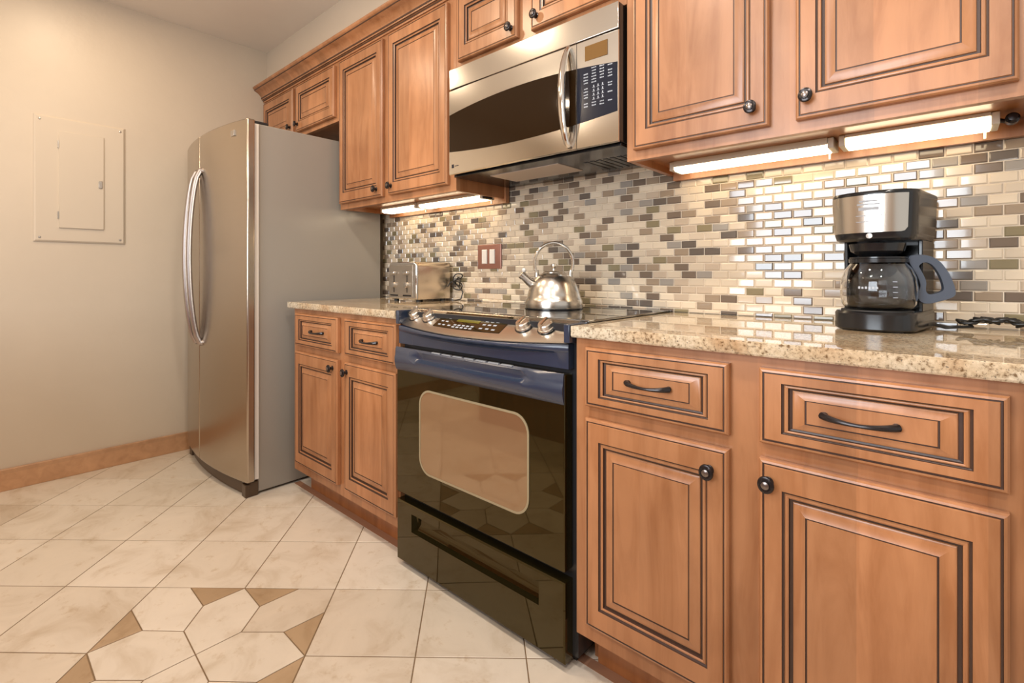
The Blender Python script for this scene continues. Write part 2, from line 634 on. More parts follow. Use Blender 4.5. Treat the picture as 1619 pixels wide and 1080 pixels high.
def base_cabinet(label, x0, x1, stiles, drawers, doors):
    """stiles: x ranges of the face-frame uprights"""
    t = thing('base_cabinet', label, 'cabinet', ((x0 + x1) / 2, -.60, 0))
    b = MB()
    for xa in (x0, x1 - .016):
        b.prism([(-.588, .112), (-.588, .884), (-.012, .884), (-.012, 0), (-.5195, 0), (-.5195, .112)], 'x', xa, xa + .016)
    b.box(x0 + .016, x1 - .016, -.588, -.012, .115, .131)
    b.box(x0 + .016, x1 - .016, -.030, -.012, .131, .884)
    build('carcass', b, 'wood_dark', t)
    f = MB()
    for a, c in stiles:
        f.box(a, c, -.609, -.588, .112, .884)
    for (a, c), (a2, c2) in zip(stiles[:-1], stiles[1:]):
        f.box(c, a2, -.609, -.588, .852, .884)
        f.box(c, a2, -.609, -.588, .676, .722)
        f.box(c, a2, -.609, -.588, .112, .166)
    build('face_frame', f, 'wood', t)
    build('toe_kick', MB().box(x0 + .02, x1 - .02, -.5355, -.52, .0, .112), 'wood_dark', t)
    for a, c, p in drawers:
        add_drawer(t, a, c, .7137, .8624, -.6105, p)
    for a, c, k in doors:
        add_door(t, a, c, .158, .6836, -.6105, k)
    return t


base_cabinet('maple base cabinet between the refrigerator and the range', -.838, .009,
             [(-.838, -.765), (-.432, -.328), (-.028, .009)],
             [(-.7947, -.4083, (-.631, -.520, .789)), (-.3506, .0030, (-.215, -.108, .786))],
             [(-.7947, -.4083, (-.4425, .648)), (-.3506, .0030, (-.3290, .645))])
base_cabinet('maple base cabinet right of the range, under the coffee maker', .7765, 1.645,
             [(.7765, .843), (1.130, 1.249), (1.536, 1.645)],
             [(.8129, 1.1601, (.932, 1.037, .7905)), (1.2183, 1.5664, (1.326, 1.435, .789))],
             [(.8129, 1.1601, (1.1230, .6345)), (1.2183, 1.5664, (1.2360, .641))])


def granite_slab(label, x0, x1):
    mb = MB()
    prof = [(-.010, .8845), (-.629, .8845), (-.6325, .888), (-.6335, .890), (-.6335, .9130), (-.6327, .9138), (-.010, .9138)]
    mb.prism(prof, 'x', x0, x1)
    build('countertop', mb, 'granite', at=((x0 + x1) / 2, -.32, .8845), props={'label': label, 'category': 'countertop'})


granite_slab('short beige granite countertop carrying the toaster', -.863, .010)
granite_slab('long beige granite countertop carrying the coffee maker', .7745, 1.69)


def wall_cabinet(label, x0, x1, z0, stiles, doors, zdoor, knobs, group=None, cleat=False):
    zt = 2.19
    t = thing('wall_cabinet', label, 'cabinet', ((x0 + x1) / 2, -.16, z0))
    b = MB().box(x0, x0 + .016, -.306, -.0105, z0, zt)
    b.box(x1 - .016, x1, -.306, -.0105, z0, zt)
    b.box(x0 + .016, x1 - .016, -.306, -.0105, z0 + .022, z0 + .036)
    b.box(x0 + .016, x1 - .016, -.306, -.0105, zt - .016, zt)
    b.box(x0 + .016, x1 - .016, -.026, -.0105, z0 + .036, zt - .016)
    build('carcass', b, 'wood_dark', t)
    f = MB()
    for a, c in stiles:
        f.box(a, c, -.3275, -.306, z0, zt)
    for (a, c), (a2, c2) in zip(stiles[:-1], stiles[1:]):
        f.box(c, a2, -.3275, -.306, z0, zdoor + .012)
        f.box(c, a2, -.3275, -.306, 2.150, zt)
    build('face_frame', f, 'wood', t)
    if z0 < 1.5:
        build('hanging_rail', MB().box(x0 + .0165, x1 - .0165, -.030, -.0108, z0 - .019, z0 + .0215), 'wood', t)
    if cleat:
        build('wall_cleat', MB().box(x1 - .016, x1 + .010, -.0345, -.012, z0 - .019, 1.442), 'wood', t)
    for (a, c), k in zip(doors, knobs):
        add_door(t, a, c, zdoor, 2.168, -.329, k)
    return t


wall_cabinet('short two-door wall cabinet above the refrigerator', XW + .003, -.908, 1.868,
             [(XW + .003, -1.83), (-1.46, -1.37), (-.975, -.908)], [(-1.858, -1.434), (-1.3925, -.9475)], 1.893,
             [(-1.462, 1.935), (-1.364, 1.935)])
wall_cabinet('tall two-door wall cabinet above the toaster, left of the microwave', -.9065, .003, 1.389,
             [(-.9065, -.862), (-.53, -.418), (-.064, .003)], [(-.8917, -.4986), (-.4492, -.034)], 1.417,
             [(-.542, 1.455), (-.423, 1.457)], cleat=True)
wall_cabinet('short two-door wall cabinet directly above the microwave', .0045, .7695, 1.870,
             [(.0045, .06), (.315, .44), (.71, .7695)], [(.031, .3450), (.409, .742)], 1.902,
             [(.318, 1.940), (.435, 1.945)])
wall_cabinet('wide two-door wall cabinet above the coffee maker, right of the microwave', .771, 1.645, 1.389,
             [(.771, .83), (1.135, 1.255), (1.565, 1.645)], [(.7992, 1.1658), (1.2242, 1.5958)], 1.417,
             [(1.1280, 1.466), (1.2480, 1.466)])

# crown along the tops
cp = [(-.3285, 2.186), (-.334, 2.186), (-.336, 2.193), (-.334, 2.197), (-.338, 2.200), (-.345, 2.202), (-.348, 2.210), (-.347, 2.215), (-.352, 2.222), (-.362, 2.234), (-.374, 2.243), (-.387, 2.248),
      (-.392, 2.252), (-.390, 2.256), (-.396, 2.260), (-.402, 2.266), (-.402, 2.273), (-.312, 2.273), (-.312, 2.1915), (-.3285, 2.1915)]
mb = MB()
mb.prism(cp, 'x', XW + .001, 1.70)
cr = build('crown_molding', mb, ['wood', 'glaze'], at=(-.1, -.36, 2.186), angle=50,
           props={'label': 'maple crown molding running along the cabinet tops', 'category': 'molding'})
build('glaze_line', MB().box(XW + .002, 1.699, -.3497, -.346, 2.2080, 2.2150).box(XW + .002, 1.699, -.3380, -.334, 2.1935, 2.1985).box(XW + .002, 1.699, -.3940, -.390, 2.2515, 2.2560).box(XW + .002, 1.699, -.3455, -.342, 2.2005, 2.2022), 'glaze', cr)


# ------------------------------------------------------------------ refrigerator
def refrigerator():
    xl, xr, xs, z0, z1 = -1.800, -.908, -1.425, .075, 1.772
    t = thing('refrigerator', 'stainless side-by-side refrigerator with grey sides in the corner', 'refrigerator', (-1.36, -.42, 0))
    build('body', MB().box(xl + .02, -.935, -.742, -.06, .012, 1.762), 'fridge_side', t, bevel=.004)
    for i, (a, c) in enumerate(((xl, xs - .003), (xs + .003, xr))):
        def yf(x):
            k = (x - (xl + xr) / 2) / ((xr - xl) / 2)
            return -.800 - .048 * (1 - k * k)
        n = 22
        pts = [(a, -.765)]
        for j in range(n + 1):
            x = a + (c - a) * j / n
            pts.append((x, yf(x)))
        pts.append((c, -.765))
        d = build('door', MB().prism(pts, 'z', z0, z1), 'steel', t, bevel=.006, angle=25)
        if i == 1:
            bx, by = -1.025, yf(-1.025)
            build('badge', MB().box(bx - .022, bx + .022, by - .003, by + .004, 1.702, 1.730), 'silver', d, bevel=.001)
        hx = xs - .038 if i == 0 else xs + .038
        y0 = yf(hx)
        pts, zt, zb = [], 1.585, .690
        for j in range(25):
            s = j / 24
            arch = math.sin(math.pi * s) ** .55
            pts.append((hx, y0 - .006 - .052 * arch, zb + (zt - zb) * s))
        hm = MB().tube(pts, .0125, 12, flat=1.25)
        for zz in (zb, zt):
            hm.tube([(hx, y0 + .008, zz), (hx, y0 - .012, zz)], [.017, .014], 12)
        build('handle', hm, 'handle_steel', d)
    build('gasket', MB().box(xl + .03, -.9275, -.768, -.7415, z0 + .002, 1.758), 'gasket', t)
    build('hinge_cover', MB().box(-.975, -.938, -.775, -.69, 1.7625, 1.776), 'black_satin', t, bevel=.004)
    pts = []
    for j in range(21):
        x = xl + .01 + (-.93 - xl - .01) * j / 20
        k = (x - (xl + xr) / 2) / ((xr - xl) / 2)
        pts.append((x, -.775 - .042 * (1 - k * k)))
    pts += [(-.93, -.742), (xl + .01, -.742)]
    build('grille', MB().prism(pts, 'z', .006, .066), 'grille', t)
    g = MB().box(-.975, -.931, -.800, -.742, .0, .060)
    build('foot', g, 'grille', t, bevel=.003)
    build('foot', MB().box(xl + .02, xl + .064, -.795, -.742, .0, .060), 'grille', t, bevel=.003)
    build('roller', MB().box(-1.75, -.96, -.65, -.12, 0, .013), 'rubber', t)
    return t


refrigerator()


# ------------------------------------------------------------------ electric range
def rounded(x0, x1, z0, z1, r, n=8):
    pts = []
    for cx, cz, a0 in ((x1 - r, z0 + r, -90), (x1 - r, z1 - r, 0), (x0 + r, z1 - r, 90), (x0 + r, z0 + r, 180)):
        for j in range(n + 1):
            a = R(a0 + 90 * j / n)
            pts.append((cx + r * math.cos(a), cz + r * math.sin(a)))
    return pts


def electric_range():
    a, c = .0135, .7705
    t = thing('electric_range', 'black slide-in electric range with a steel control panel and glass top', 'range', (.392, -.32, 0))
    b = MB().box(a, c, -.592, -.012, .03, .9120)
    build('body', b, 'black_satin', t)
    build('base', MB().box(a + .02, c - .02, -.57, -.05, 0, .03), 'rubber', t)
    ct = MB().box(a - .0005, c + .002, -.545, -.0075, .9145, .9215)
    top = build('cooktop', ct, 'cooktop', t, bevel=.0015)
    for (x, y, r) in ((.20, -.42, .11), (.58, -.42, .085), (.20, -.17, .075), (.58, -.17, .105)):
        build('burner_ring', MB().lathe([(r, 0), (r, .0003), (r - .0025, .0003), (r - .0025, 0)], (x, y, .9214), seg=48), 'burner', top)
    # end posts
    for x0, x1 in ((a, a + .015), (c - .019, c - .001)):
        build('end_post', MB().box(x0, x1, -.633, -.545, .868, .9165), 'strip_black', t, bevel=.002)

    xa, xb = a + .0155, c - .0195
    xm, hw = (xa + xb) / 2, (xb - xa) / 2

    def bow(x):
        k = (x - xm) / hw
        return .044 * (1 - k * k)

    def lip(x):
        k = (x - xm) / hw
        return .868 - .011 * (1 - k * k)
    n = 28
    rows = []
    for j in range(n + 1):
        x = xa + (xb - xa) * j / n
        yf, zf = -.617 - bow(x), lip(x)
        rows.append([(x, -.5445, .880), (x, -.5445, .9185), (x, -.552, .9195), (x, -.560, .9165), (x, yf + .006, zf + .0045), (x, yf, zf), (x, yf + .002, zf - .004), (x, -.56, zf - .006)])
    cpn = build('control_panel', MB().loft(rows, 0, True, True), 'steel_range', t, angle=40)

    def on_panel(x, s, lift=0.0):
        y0, z0 = -.560, .9165
        y1, z1 = -.617 - bow(x) + .006, lip(x) + .0045
        dy, dz = y1 - y0, z1 - z0
        l = math.hypot(dy, dz)
        ny, nz = dz / l, -dy / l
        return Vector((x, y0 + dy * s + ny * lift, z0 + dz * s + nz * lift)), Vector((0, ny, nz))
    for kx in (.072, .158, .586, .664):
        p, nv = on_panel(kx, .42)
        if nv.z < 0:
            nv = -nv
        kb = build('knob', MB().lathe([(.0001, .0), (.0255, .0), (.0255, .004), (.0245, .006), (.0220, .0065), (.0210, .018), (.0190, .0205), (.0001, .021)], p, nv, 28), 'steel_range', cpn)
        up = Vector((1, 0, 0)).cross(nv).normalized()
        o = p + nv * .024
        gm = MB()
        ux = Vector((1, 0, 0))
        rr = []
        for s_ in (-.017, .017):
            rr.append([o + up * s_ + ux * .0045 - nv * .004, o + up * s_ + ux * .003 + nv * .004, o + up * s_ - ux * .003 + nv * .004, o + up * s_ - ux * .0045 - nv * .004])
        gm.loft(rr, 0, True, True)
        build('grip', gm, 'chrome', kb)
        build('bezel', MB().lathe([(.0265, .0004), (.0285, .0004), (.0285, .0018), (.0265, .0018)], p, nv, 28), 'plastic_black', kb)

    def patch(x0, x1, s0, s1, lift, nx=10):
        rws = []
        for j in range(nx + 1):
            x = x0 + (x1 - x0) * j / nx
            rws.append([on_panel(x, s0, lift)[0], on_panel(x, s1, lift)[0]])
        return rws
    sgn = 1 if on_panel(.4, .5)[1].z > 0 else -1
    dm = MB().loft(patch(.215, .520, .02, .80, sgn * .0012))
    dsp = build('display', dm, 'black_glass', cpn)
    build('screen', MB().loft(patch(.305, .410, .14, .46, sgn * .0018)), 'lcd_green', dsp)
    for (x, s) in ((.235, .30), (.258, .30), (.235, .48), (.258, .48), (.235, .66), (.258, .66), (.285, .66), (.31, .70), (.33, .70), (.35, .70), (.37, .70), (.39, .70),
                   (.31, .60), (.33, .60), (.35, .60), (.37, .60), (.39, .60), (.43, .30), (.452, .30), (.474, .30), (.43, .46), (.452, .46), (.474, .46), (.43, .64), (.456, .64), (.482, .66)):
        build('button', MB().loft(patch(x, x + .013, s, s + .055, sgn * .0018, 1)), 'marks', dsp)
    # bowed black fascia below the panel, undercut towards a flat lower face
    fa, fb = a + .002, c - .013
    rows = []
    for j in range(n + 1):
        x = fa + (fb - fa) * j / n
        k = min(1, abs((x - xm) / hw))
        bw = .044 * (1 - k * k)
        zt = .8665 - .011 * (1 - k * k) - .0045
        rows.append([(x, -.56, zt), (x, -.6180 - bw, zt), (x, -.6205 - bw, zt - .003), (x, -.6205 - bw, .845), (x, -.6180 - bw * .97, .841), (x, -.6195, .841 - .019 * (1 - k * k) - .001), (x, -.6195, .797), (x, -.56, .797)])
    build('fascia', MB().loft(rows, 0, True, True), 'strip_black', t, angle=40)
    # oven door with its full-width scooped grip
    dr = build('door', MB().box(a + .004, c - .018, -.630, -.5925, .264, .783), 'black_glass', t, bevel=.003)
    hx0, hx1 = a + .004, c - .018
    hm, hh = (hx0 + hx1) / 2, (hx1 - hx0) / 2
    rows = []
    for j in range(37):
        x = hx0 + (hx1 - hx0) * j / 36
        k = abs(x - hm) / hh
        scoop = 1.0 if k < .62 else max(0.0, 1 - (k - .62) / .10)
        scoop = scoop * scoop * (3 - 2 * scoop)
        arch = .020 * (1 - k * k)
        rows.append([(x, -.6305, .786), (x, -.633 - arch * .3, .787), (x, -.636 - arch * .5, .780),
                     (x, -.637 - arch + .016 * scoop, .766), (x, -.638 - arch + .016 * scoop, .757 - .002 * scoop),
                     (x, -.641 - arch, .748), (x, -.641 - arch, .735), (x, -.637 - arch * .6, .716), (x, -.633, .706), (x, -.6305, .704)])
    hd = build('handle', MB().loft(rows, 0, True, True), 'strip_black', dr, angle=45)
    vm = MB()
    for j in range(7):
        x = .225 + j * .052
        vm.box(x, x + .042, -.6415, -.634, .7846, .7880)
    build('vent_slot', vm, 'dim_marks', dr)
    outer, inner = rounded(.148, .634, .366, .655, .055), rounded(.1545, .6275, .3725, .6485, .049)
    rmb = MB()
    nn = len(outer)
    rmb.add([(x, -.6303, z) for x, z in outer] + [(x, -.6322, z) for x, z in outer] + [(x, -.6322, z) for x, z in inner] + [(x, -.6309, z) for x, z in inner],
            [(i + q_ * nn, (i + 1) % nn + q_ * nn, (i + 1) % nn + (q_ + 1) * nn, i + (q_ + 1) * nn) for q_ in range(3) for i in range(nn)])
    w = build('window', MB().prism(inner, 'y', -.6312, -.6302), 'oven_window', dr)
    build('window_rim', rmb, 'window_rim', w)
    # storage drawer with a long pressed-in grip
    x0, x1, z0, z1 = a + .004, c - .018, .022, .236
    rs = [(x0, x1, z0, z1, 0, 0), (x0, x1, z0, z1, .034, 0), (x0 + .004, x1 - .004, z0 + .004, z1 - .004, .038, 0),
          (x0 + .085, x1 - .085, .143, .206, .038, 0), (x0 + .088, x1 - .088, .149, .204, .022, 0), (x0 + .093, x1 - .093, .170, .203, .014, 0)]
    build('drawer', MB().rings(rs, -.5925), 'black_glass', t, angle=25)
    return t


electric_range()


# ------------------------------------------------------------------ microwave
def microwave():
    x0, x1, z0, z1, yf = .0060, .7640, 1.4445, 1.8672, -.3625
    t = thing('microwave', 'stainless over-the-range microwave with a curved dark window', 'microwave', (.385, -.18, z0))
    b = MB().box(x0, x1, -.3615, -.012, z0 + .004, z1)
    build('body', b, 'black', t, bevel=.003)
    vs = MB().box(x0, x1, yf - .0055, yf, 1.787, z1)
    build('vent_panel', vs, 'steel_mw', t, bevel=.002)
    xs = .617
    # a shallow crowned steel face, door on the left and control column on the right

    def face(xa, xb):
        n = 20
        rows = []
        for j in range(n + 1):
            x = xa + (xb - xa) * j / n
            k = (x - .385) / .38
            y = yf - .0055 - .004 * (1 - k * k)
            rows.append([(x, yf, z0), (x, y + .003, z0), (x, y, z0 + .003), (x, y, 1.7795), (x, y + .002, 1.7825), (x, yf, 1.7825)])
        return MB().loft(rows, 0, True, True)

    def ztop(x):
        return 1.685 + .027 * (1 - ((x - .385) / .38) ** 2)

    def zbot(x):
        return 1.537 - .021 * (1 - ((x - .385) / .38) ** 2)

    def yface(x):
        return yf - .0055 - .004 * (1 - ((x - .385) / .38) ** 2)

    def band(xa, xb, lift, n=24):
        rows = []
        for j in range(n + 1):
            x = xa + (xb - xa) * j / n
            y = yface(x)
            rows.append([(x, y + .001, zbot(x)), (x, y - lift, zbot(x) + .001), (x, y - lift, ztop(x) - .001), (x, y + .001, ztop(x))])
        return MB().loft(rows, 0, True, True)
    d = build('door', face(x0, xs - .001), 'steel_mw', t, angle=30)
    build('window', band(x0 + .0015, xs - .002, .0008), 'mw_glass', d, angle=30)
    hx = .586
    pts = []
    for j in range(25):
        s = j / 24
        pts.append((hx, yface(hx) - .002 - .038 * math.sin(math.pi * s) ** .6, 1.459 + (1.774 - 1.459) * s))
    build('handle', MB().tube(pts, [.0085 + .004 * math.sin(math.pi * j / 24) for j in range(25)], 14, flat=1.5), 'chrome', d)
    lg = MB().box(.022, .034, yface(.03) - .0006, yface(.03) + .001, 1.471, 1.485)
    lg.box(.039, .062, yface(.05) - .0006, yface(.05) + .001, 1.476, 1.4785)
    build('logo', lg, 'keypad', d)
    cpn = build('control_panel', face(xs + .001, x1), 'steel_mw', t, angle=30)
    build('display', MB().box(.648, .728, yface(.69) - .0012, yface(.69) + .003, 1.716, 1.7625), 'lcd', cpn)
    kp = build('keypad', band(xs + .002, x1 - .003, .0008, 12), 'keypad', cpn, angle=30)
    mk = MB()
    random.seed(5)
    for (cx, zs, wd) in ((.652, (1.675, 1.6655, 1.656, 1.647, 1.629, 1.6195, 1.610, 1.601, 1.582, 1.573), .017),
                         (.681, (1.690, 1.681, 1.672, 1.663, 1.654, 1.645, 1.582, 1.573), .018),
                         (.709, (1.688, 1.679, 1.670, 1.661, 1.652, 1.580, 1.571), .017),
                         (.737, (1.684, 1.668, 1.659, 1.650, 1.630, 1.622, 1.602, 1.576), .016)):
        for zz in zs:
            y = yface(cx) - .0013
            w = wd * random.uniform(.8, 1.05)
            for q_ in range(3):
                xx = cx - w / 2 + q_ * w / 3
                mk.box(xx, xx + w / 3 * .78, y, y + .001, zz - .0020, zz + .0018 * random.uniform(.2, 1))
    for ix in range(3):
        for iz in range(4):
            cx, zz = .680 + ix * .0155, 1.632 - iz * .0125
            y = yface(cx) - .0013
            mk.box(cx - .0016, cx + .0016, y, y + .001, zz - .0034, zz + .0030)
            mk.box(cx - .0048, cx + .0048, y, y + .001, zz - .0050, zz - .0040)
    build('key_marks', mk, 'marks', kp)
    u = build('underside', MB().box(x0 + .004, x1 - .004, -.345, -.016, z0 - .006, z0 + .0035), 'black', t, bevel=.002)
    build('grease_filter', MB().box(.145, .475, -.275, -.115, z0 - .0085, z0 - .0055), 'filter', u, bevel=.001)
    sl = MB()
    for j in range(7):
        sl.box(.545 + j * .026, .560 + j * .026, -.22, -.06, z0 - .0075, z0 - .0055)
    build('vent', sl, 'black_satin', u)
    return t


microwave()


# ------------------------------------------------------------------ under-cabinet lamps
def strip_light(label, x0, x1, lip, y0=-.140, y1=-.060, zt=1.4105, h=.030, connector=False):
    t = thing('under_cabinet_light', label, 'light', ((x0 + x1) / 2, (y0 + y1) / 2, zt), 'under-cabinet strip lights')
    hp = [(y1, zt), (y1, zt - .010), (y0 + .010, zt - .010), (y0 + .001, zt - lip), (y0 - .003, zt - lip), (y0 - .003, zt)]
    build('housing', MB().prism(hp, 'x', x0 + .0145, x1 - .0145), 'housing', t)
    for a in (x0, x1 - .014):
        build('end_cap', MB().box(a, a + .014, y0 - .001, y1, zt - h + .002, zt), 'housing', t, bevel=.002)
    prof = [(y1 - .002, zt - .0105), (y1 - .004, zt - h + .008), (y1 - .014, zt - h), (y0 + .012, zt - h), (y0 + .003, zt - h + .006), (y0 + .0015, zt - lip - .0005), (y0 + .010, zt - .0105)]
    build('diffuser', MB().prism(prof, 'x', x0 + .0145, x1 - .0145), 'lamp', t, angle=40)
    build('switch', MB().box(x1 - .024, x1 - .019, y1 + .001, y1 + .008, zt - h - .012, zt - .006), 'white', t)
    if connector:
        if connector > 0:
            cm = MB().lathe([(.0001, 0), (.012, 0), (.012, .022), (.008, .026), (.008, .034), (.0001, .035)], (x1 + .020, (y0 + y1) / 2 - .01, zt - .018), (0, -1, 0), 18)
            cm.tube([(x1 - .001, (y0 + y1) / 2, zt - .012), (x1 + .010, (y0 + y1) / 2 + .001, zt - .016), (x1 + .020, (y0 + y1) / 2, zt - .018)], .005, 8)
        else:
            cm = MB().box(x1 - .0005, x1 + .016, y0 + .005, y0 + .050, zt - .030, zt - .008)
        build('connector', cm, 'bronze' if connector > 0 else 'plastic_black', t)
    return t


strip_light('lit under-cabinet strip light above the coffee maker, beside the cabinet edge', 1.281, 1.580, .008, connector=1)
strip_light('lit under-cabinet strip light nearest the microwave on its right, long and slim', .822, 1.270, .018)
strip_light('short lit strip light next to the refrigerator, above the toaster', -.815, -.505, .012)
strip_light('lit strip light under the tall cabinet, ending beside the microwave', -.495, -.034, .014, connector=-1)


# ------------------------------------------------------------------ left wall and backsplash fittings
def electrical_panel():
    ya, yb, za, zb = -1.450, -1.081, 1.212, 1.851
    t = thing('electrical_panel', 'beige painted electrical panel on the left wall', 'electrical panel', (XW, -1.265, 1.53))
    mb = MB()
    x = XW + .0005
    p = [(ya, za), (yb, za), (yb, zb), (ya, zb)]
    o, i = p, [(ya + .008, za + .008), (yb - .008, za + .008), (yb - .008, zb - .008), (ya + .008, zb - .008)]
    vs = [(x, *k) for k in o] + [(x + .005, *k) for k in o] + [(x + .010, *k) for k in i]
    mb.add(vs, [(3, 2, 1, 0)] + [(q_ * 4 + j, q_ * 4 + (j + 1) % 4, q_ * 4 + 4 + (j + 1) % 4, q_ * 4 + 4 + j) for q_ in (0, 1) for j in range(4)] + [(8, 9, 10, 11)])
    build('cover_plate', mb, 'panel_paint', t, bevel=.001)
    d = build('door', MB().box(x + .0095, x + .017, -1.3555, -1.1745, 1.285, 1.7800), 'panel_paint', t, bevel=.0015)
    lm = MB().box(x + .0172, x + .0215, -1.197, -1.181, 1.505, 1.545)
    build('latch', lm, 'silver', d, bevel=.002)
    for zz in (1.350, 1.712):
        build('hinge', MB().box(x + .0102, x + .0185, -1.3605, -1.3565, zz - .018, zz + .018), 'silver', d)
    for yy in (ya + .022, yb - .022):
        for zz in (za + .022, zb - .022):
            build('screw', MB().lathe([(.0001, 0), (.006, 0), (.005, .002), (.0001, .0026)], (x + .010, yy, zz), (1, 0, 0), 12), 'silver', t)


electrical_panel()

sw = thing('light_switch', 'double white light switch in a copper plate on the backsplash', 'light switch', (-.113, -.006, 1.130))
pl_ = [(-.1895, -.0368, 1.0725, 1.187, 0, 0), (-.1895, -.0368, 1.0725, 1.187, .005, 0), (-.1845, -.0418, 1.0775, 1.182, .008, 0)]
build('plate', MB().rings(pl_, -.0066), 'copper', sw)
for xx in (-.1390, -.0890):
    build('rocker', MB().rings([(xx - .0165, xx + .0165, 1.096, 1.163, 0, 0), (xx - .0165, xx + .0165, 1.096, 1.163, .0035, 0), (xx - .0145, xx + .0145, 1.099, 1.160, .0055, 0)], -.0147), 'white', sw)


# ------------------------------------------------------------------ kettle
def kettle():
    cx, cy, z = .420, -.225, .9218
    t = thing('kettle', 'stainless whistling tea kettle on the range cooktop', 'kettle', (cx, cy, z))
    prof = [(.0001, 0), (.098, 0), (.1035, .003), (.105, .008), (.1045, .028), (.1015, .036), (.0985, .040), (.0960, .052), (.0905, .072), (.0810, .094), (.0680, .112), (.0530, .124), (.0400, .1300), (.0380, .1305), (.0001, .1305)]
    build('body', MB().lathe(prof, (cx, cy, z), seg=56), 'kettle_steel', t)
    build('base_ring', MB().lathe([(.1040, .0008), (.1062, .0008), (.1062, .0032), (.1040, .0032)], (cx, cy, z), seg=56), 'plastic_black', t)
    l = build('lid', MB().lathe([(.0385, .1300), (.0395, .1325), (.0360, .1355), (.0200, .1385), (.0001, .1390)], (cx, cy, z), seg=40), 'kettle_steel', t)
    build('lid_knob', MB().lathe([(.0060, .138), (.0050, .146), (.0090, .150), (.0120, .156), (.0110, .162), (.0001, .165)], (cx, cy, z), seg=24), 'kettle_steel', l)
    # the handle arches over the lid in the plane of the spout
    ax = Vector((.7382, .6746, 0))
    pts, h0 = [], Vector((cx, cy, z))
    for j in range(61):
        a = R(-28 + 236 * j / 60)
        pts.append(h0 + ax * (.0700 * math.cos(a)) + Vector((0, 0, .166 + .0745 * math.sin(a))))
    build('handle', MB().tube(pts, .0058, 14, flat=1.5), 'chrome', t)
    for s in (-1, 1):
        q0 = h0 + ax * (s * .0620) + Vector((0, 0, .1150))
        q1 = h0 + ax * (s * .0625) + Vector((0, 0, .1400))
        build('handle_bracket', MB().tube([q0, q1], [.009, .007], 12), 'kettle_steel', t)
    b0 = h0 - ax * .070 + Vector((0, 0, .083))
    b1 = h0 - ax * .112 + Vector((0, 0, .118))
    sp = build('spout', MB().tube([b0, (b0 + b1) / 2 + Vector((0, 0, -.002)), b1], [.019, .0155, .0135], 18), 'kettle_steel', t)
    d = (b1 - b0).normalized()
    wh = build('whistle', MB().tube([b1 - d * .001, b1 + d * .010, b1 + d * .0125], [.0155, .0155, .011], 18), 'kettle_steel', sp)
    build('whistle_lever', MB().lathe([(.0001, 0), (.006, .001), (.0085, .007), (.006, .014), (.0001, .0155)], b1 + d * .004 + Vector((0.004, 0.003, .012)), (0.1, 0.1, 1), 14), 'white', wh)


kettle()


# ------------------------------------------------------------------ toaster
def toaster():
    x0, x1, y0, y1, z0, z1 = -.590, -.364, -.243, -.032, .926, 1.106
    t = thing('toaster', 'stainless four-slice toaster beside the refrigerator', 'toaster', ((x0 + x1) / 2, (y0 + y1) / 2, .914))
    r = .028
    pr = []
    for cx, cz, a0 in ((x1 - r, z1 - r, 0), (x0 + r, z1 - r, 90)):
        for j in range(9):
            a = R(a0 + 90 * j / 8)
            pr.append((cx + r * math.cos(a), cz + r * math.sin(a)))
    pr = [(x1, z0)] + pr + [(x0, z0)]
    sh = build('shell', MB().prism([(x0 + .003 + (x - x0) * .974, z) for x, z in pr], 'y', y0 + .010, y1), 'toaster_steel', t, angle=30)
    k = [(x if abs(x - x1) > 1e-6 and abs(x - x0) > 1e-6 else x, z) for x, z in pr]
    build('bezel', MB().prism(k, 'y', y0 - .002, y0 + .0095), 'chrome', t, bevel=.006, angle=30)
    fm = MB().box(x0 + .010, x1 - .026, y0 - .0050, y0 - .0021, z0 + .012, z1 - .016)
    fp = build('front_panel', fm, 'toaster_face', t, bevel=.0015)
    for cx in (x0 + .052, x1 - .070):
        lv = build('lever', MB().box(cx - .020, cx + .020, y0 - .022, y0 - .0052, 1.046, 1.060), 'chrome', fp, bevel=.003)
        build('lever_slot', MB().box(cx - .0025, cx + .0025, y0 - .0060, y0 - .0048, .958, 1.040), 'plastic_black', fp)
        build('dial', MB().lathe([(.0001, 0), (.0155, 0), (.0145, .012), (.0001, .0135)], (cx, y0 - .0051, .994), (0, -1, 0), 20), 'chrome', fp)
    for cx in (x0 + .052, x1 - .070):
        build('crumb_tray', MB().box(cx - .032, cx + .032, y0 - .0062, y0 - .0048, .940, .947), 'plastic_black', fp)
    so = MB()
    for cx in (x0 + .045, x0 + .085, x1 - .085, x1 - .045):
        so.box(cx - .013, cx + .013, y0 + .03, y1 - .03, z1 - .004, z1 + .0006)
    build('bread_slot', so, 'plastic_black', sh)
    for fx in (x0 + .025, x1 - .025):
        for fy in (y0 + .03, y1 - .03):
            build('foot', MB().lathe([(.012, 0), (.012, .013)], (fx, fy, .9138), seg=14), 'rubber', t)
    pts = []
    cxx = x1 + .050
    for j in range(46):
        a = j / 45 * 2 * math.pi * 2.4
        pts.append((cxx + .026 * math.cos(a) + .004 * math.sin(3 * a), -.028 + .010 * math.sin(a * 1.7), 1.028 - .046 * j / 45 + .026 * math.sin(a)))
    pts = [(x1 + .001, -.050, .985), (x1 + .012, -.045, 1.005)] + pts + [(cxx + .040, -.030, .960), (cxx + .036, -.040, .925), (cxx + .010, -.050, .9185), (x1 + .012, -.052, .9185)]
    build('cord', MB().tube(pts, .0032, 8), 'cord', t)


toaster()


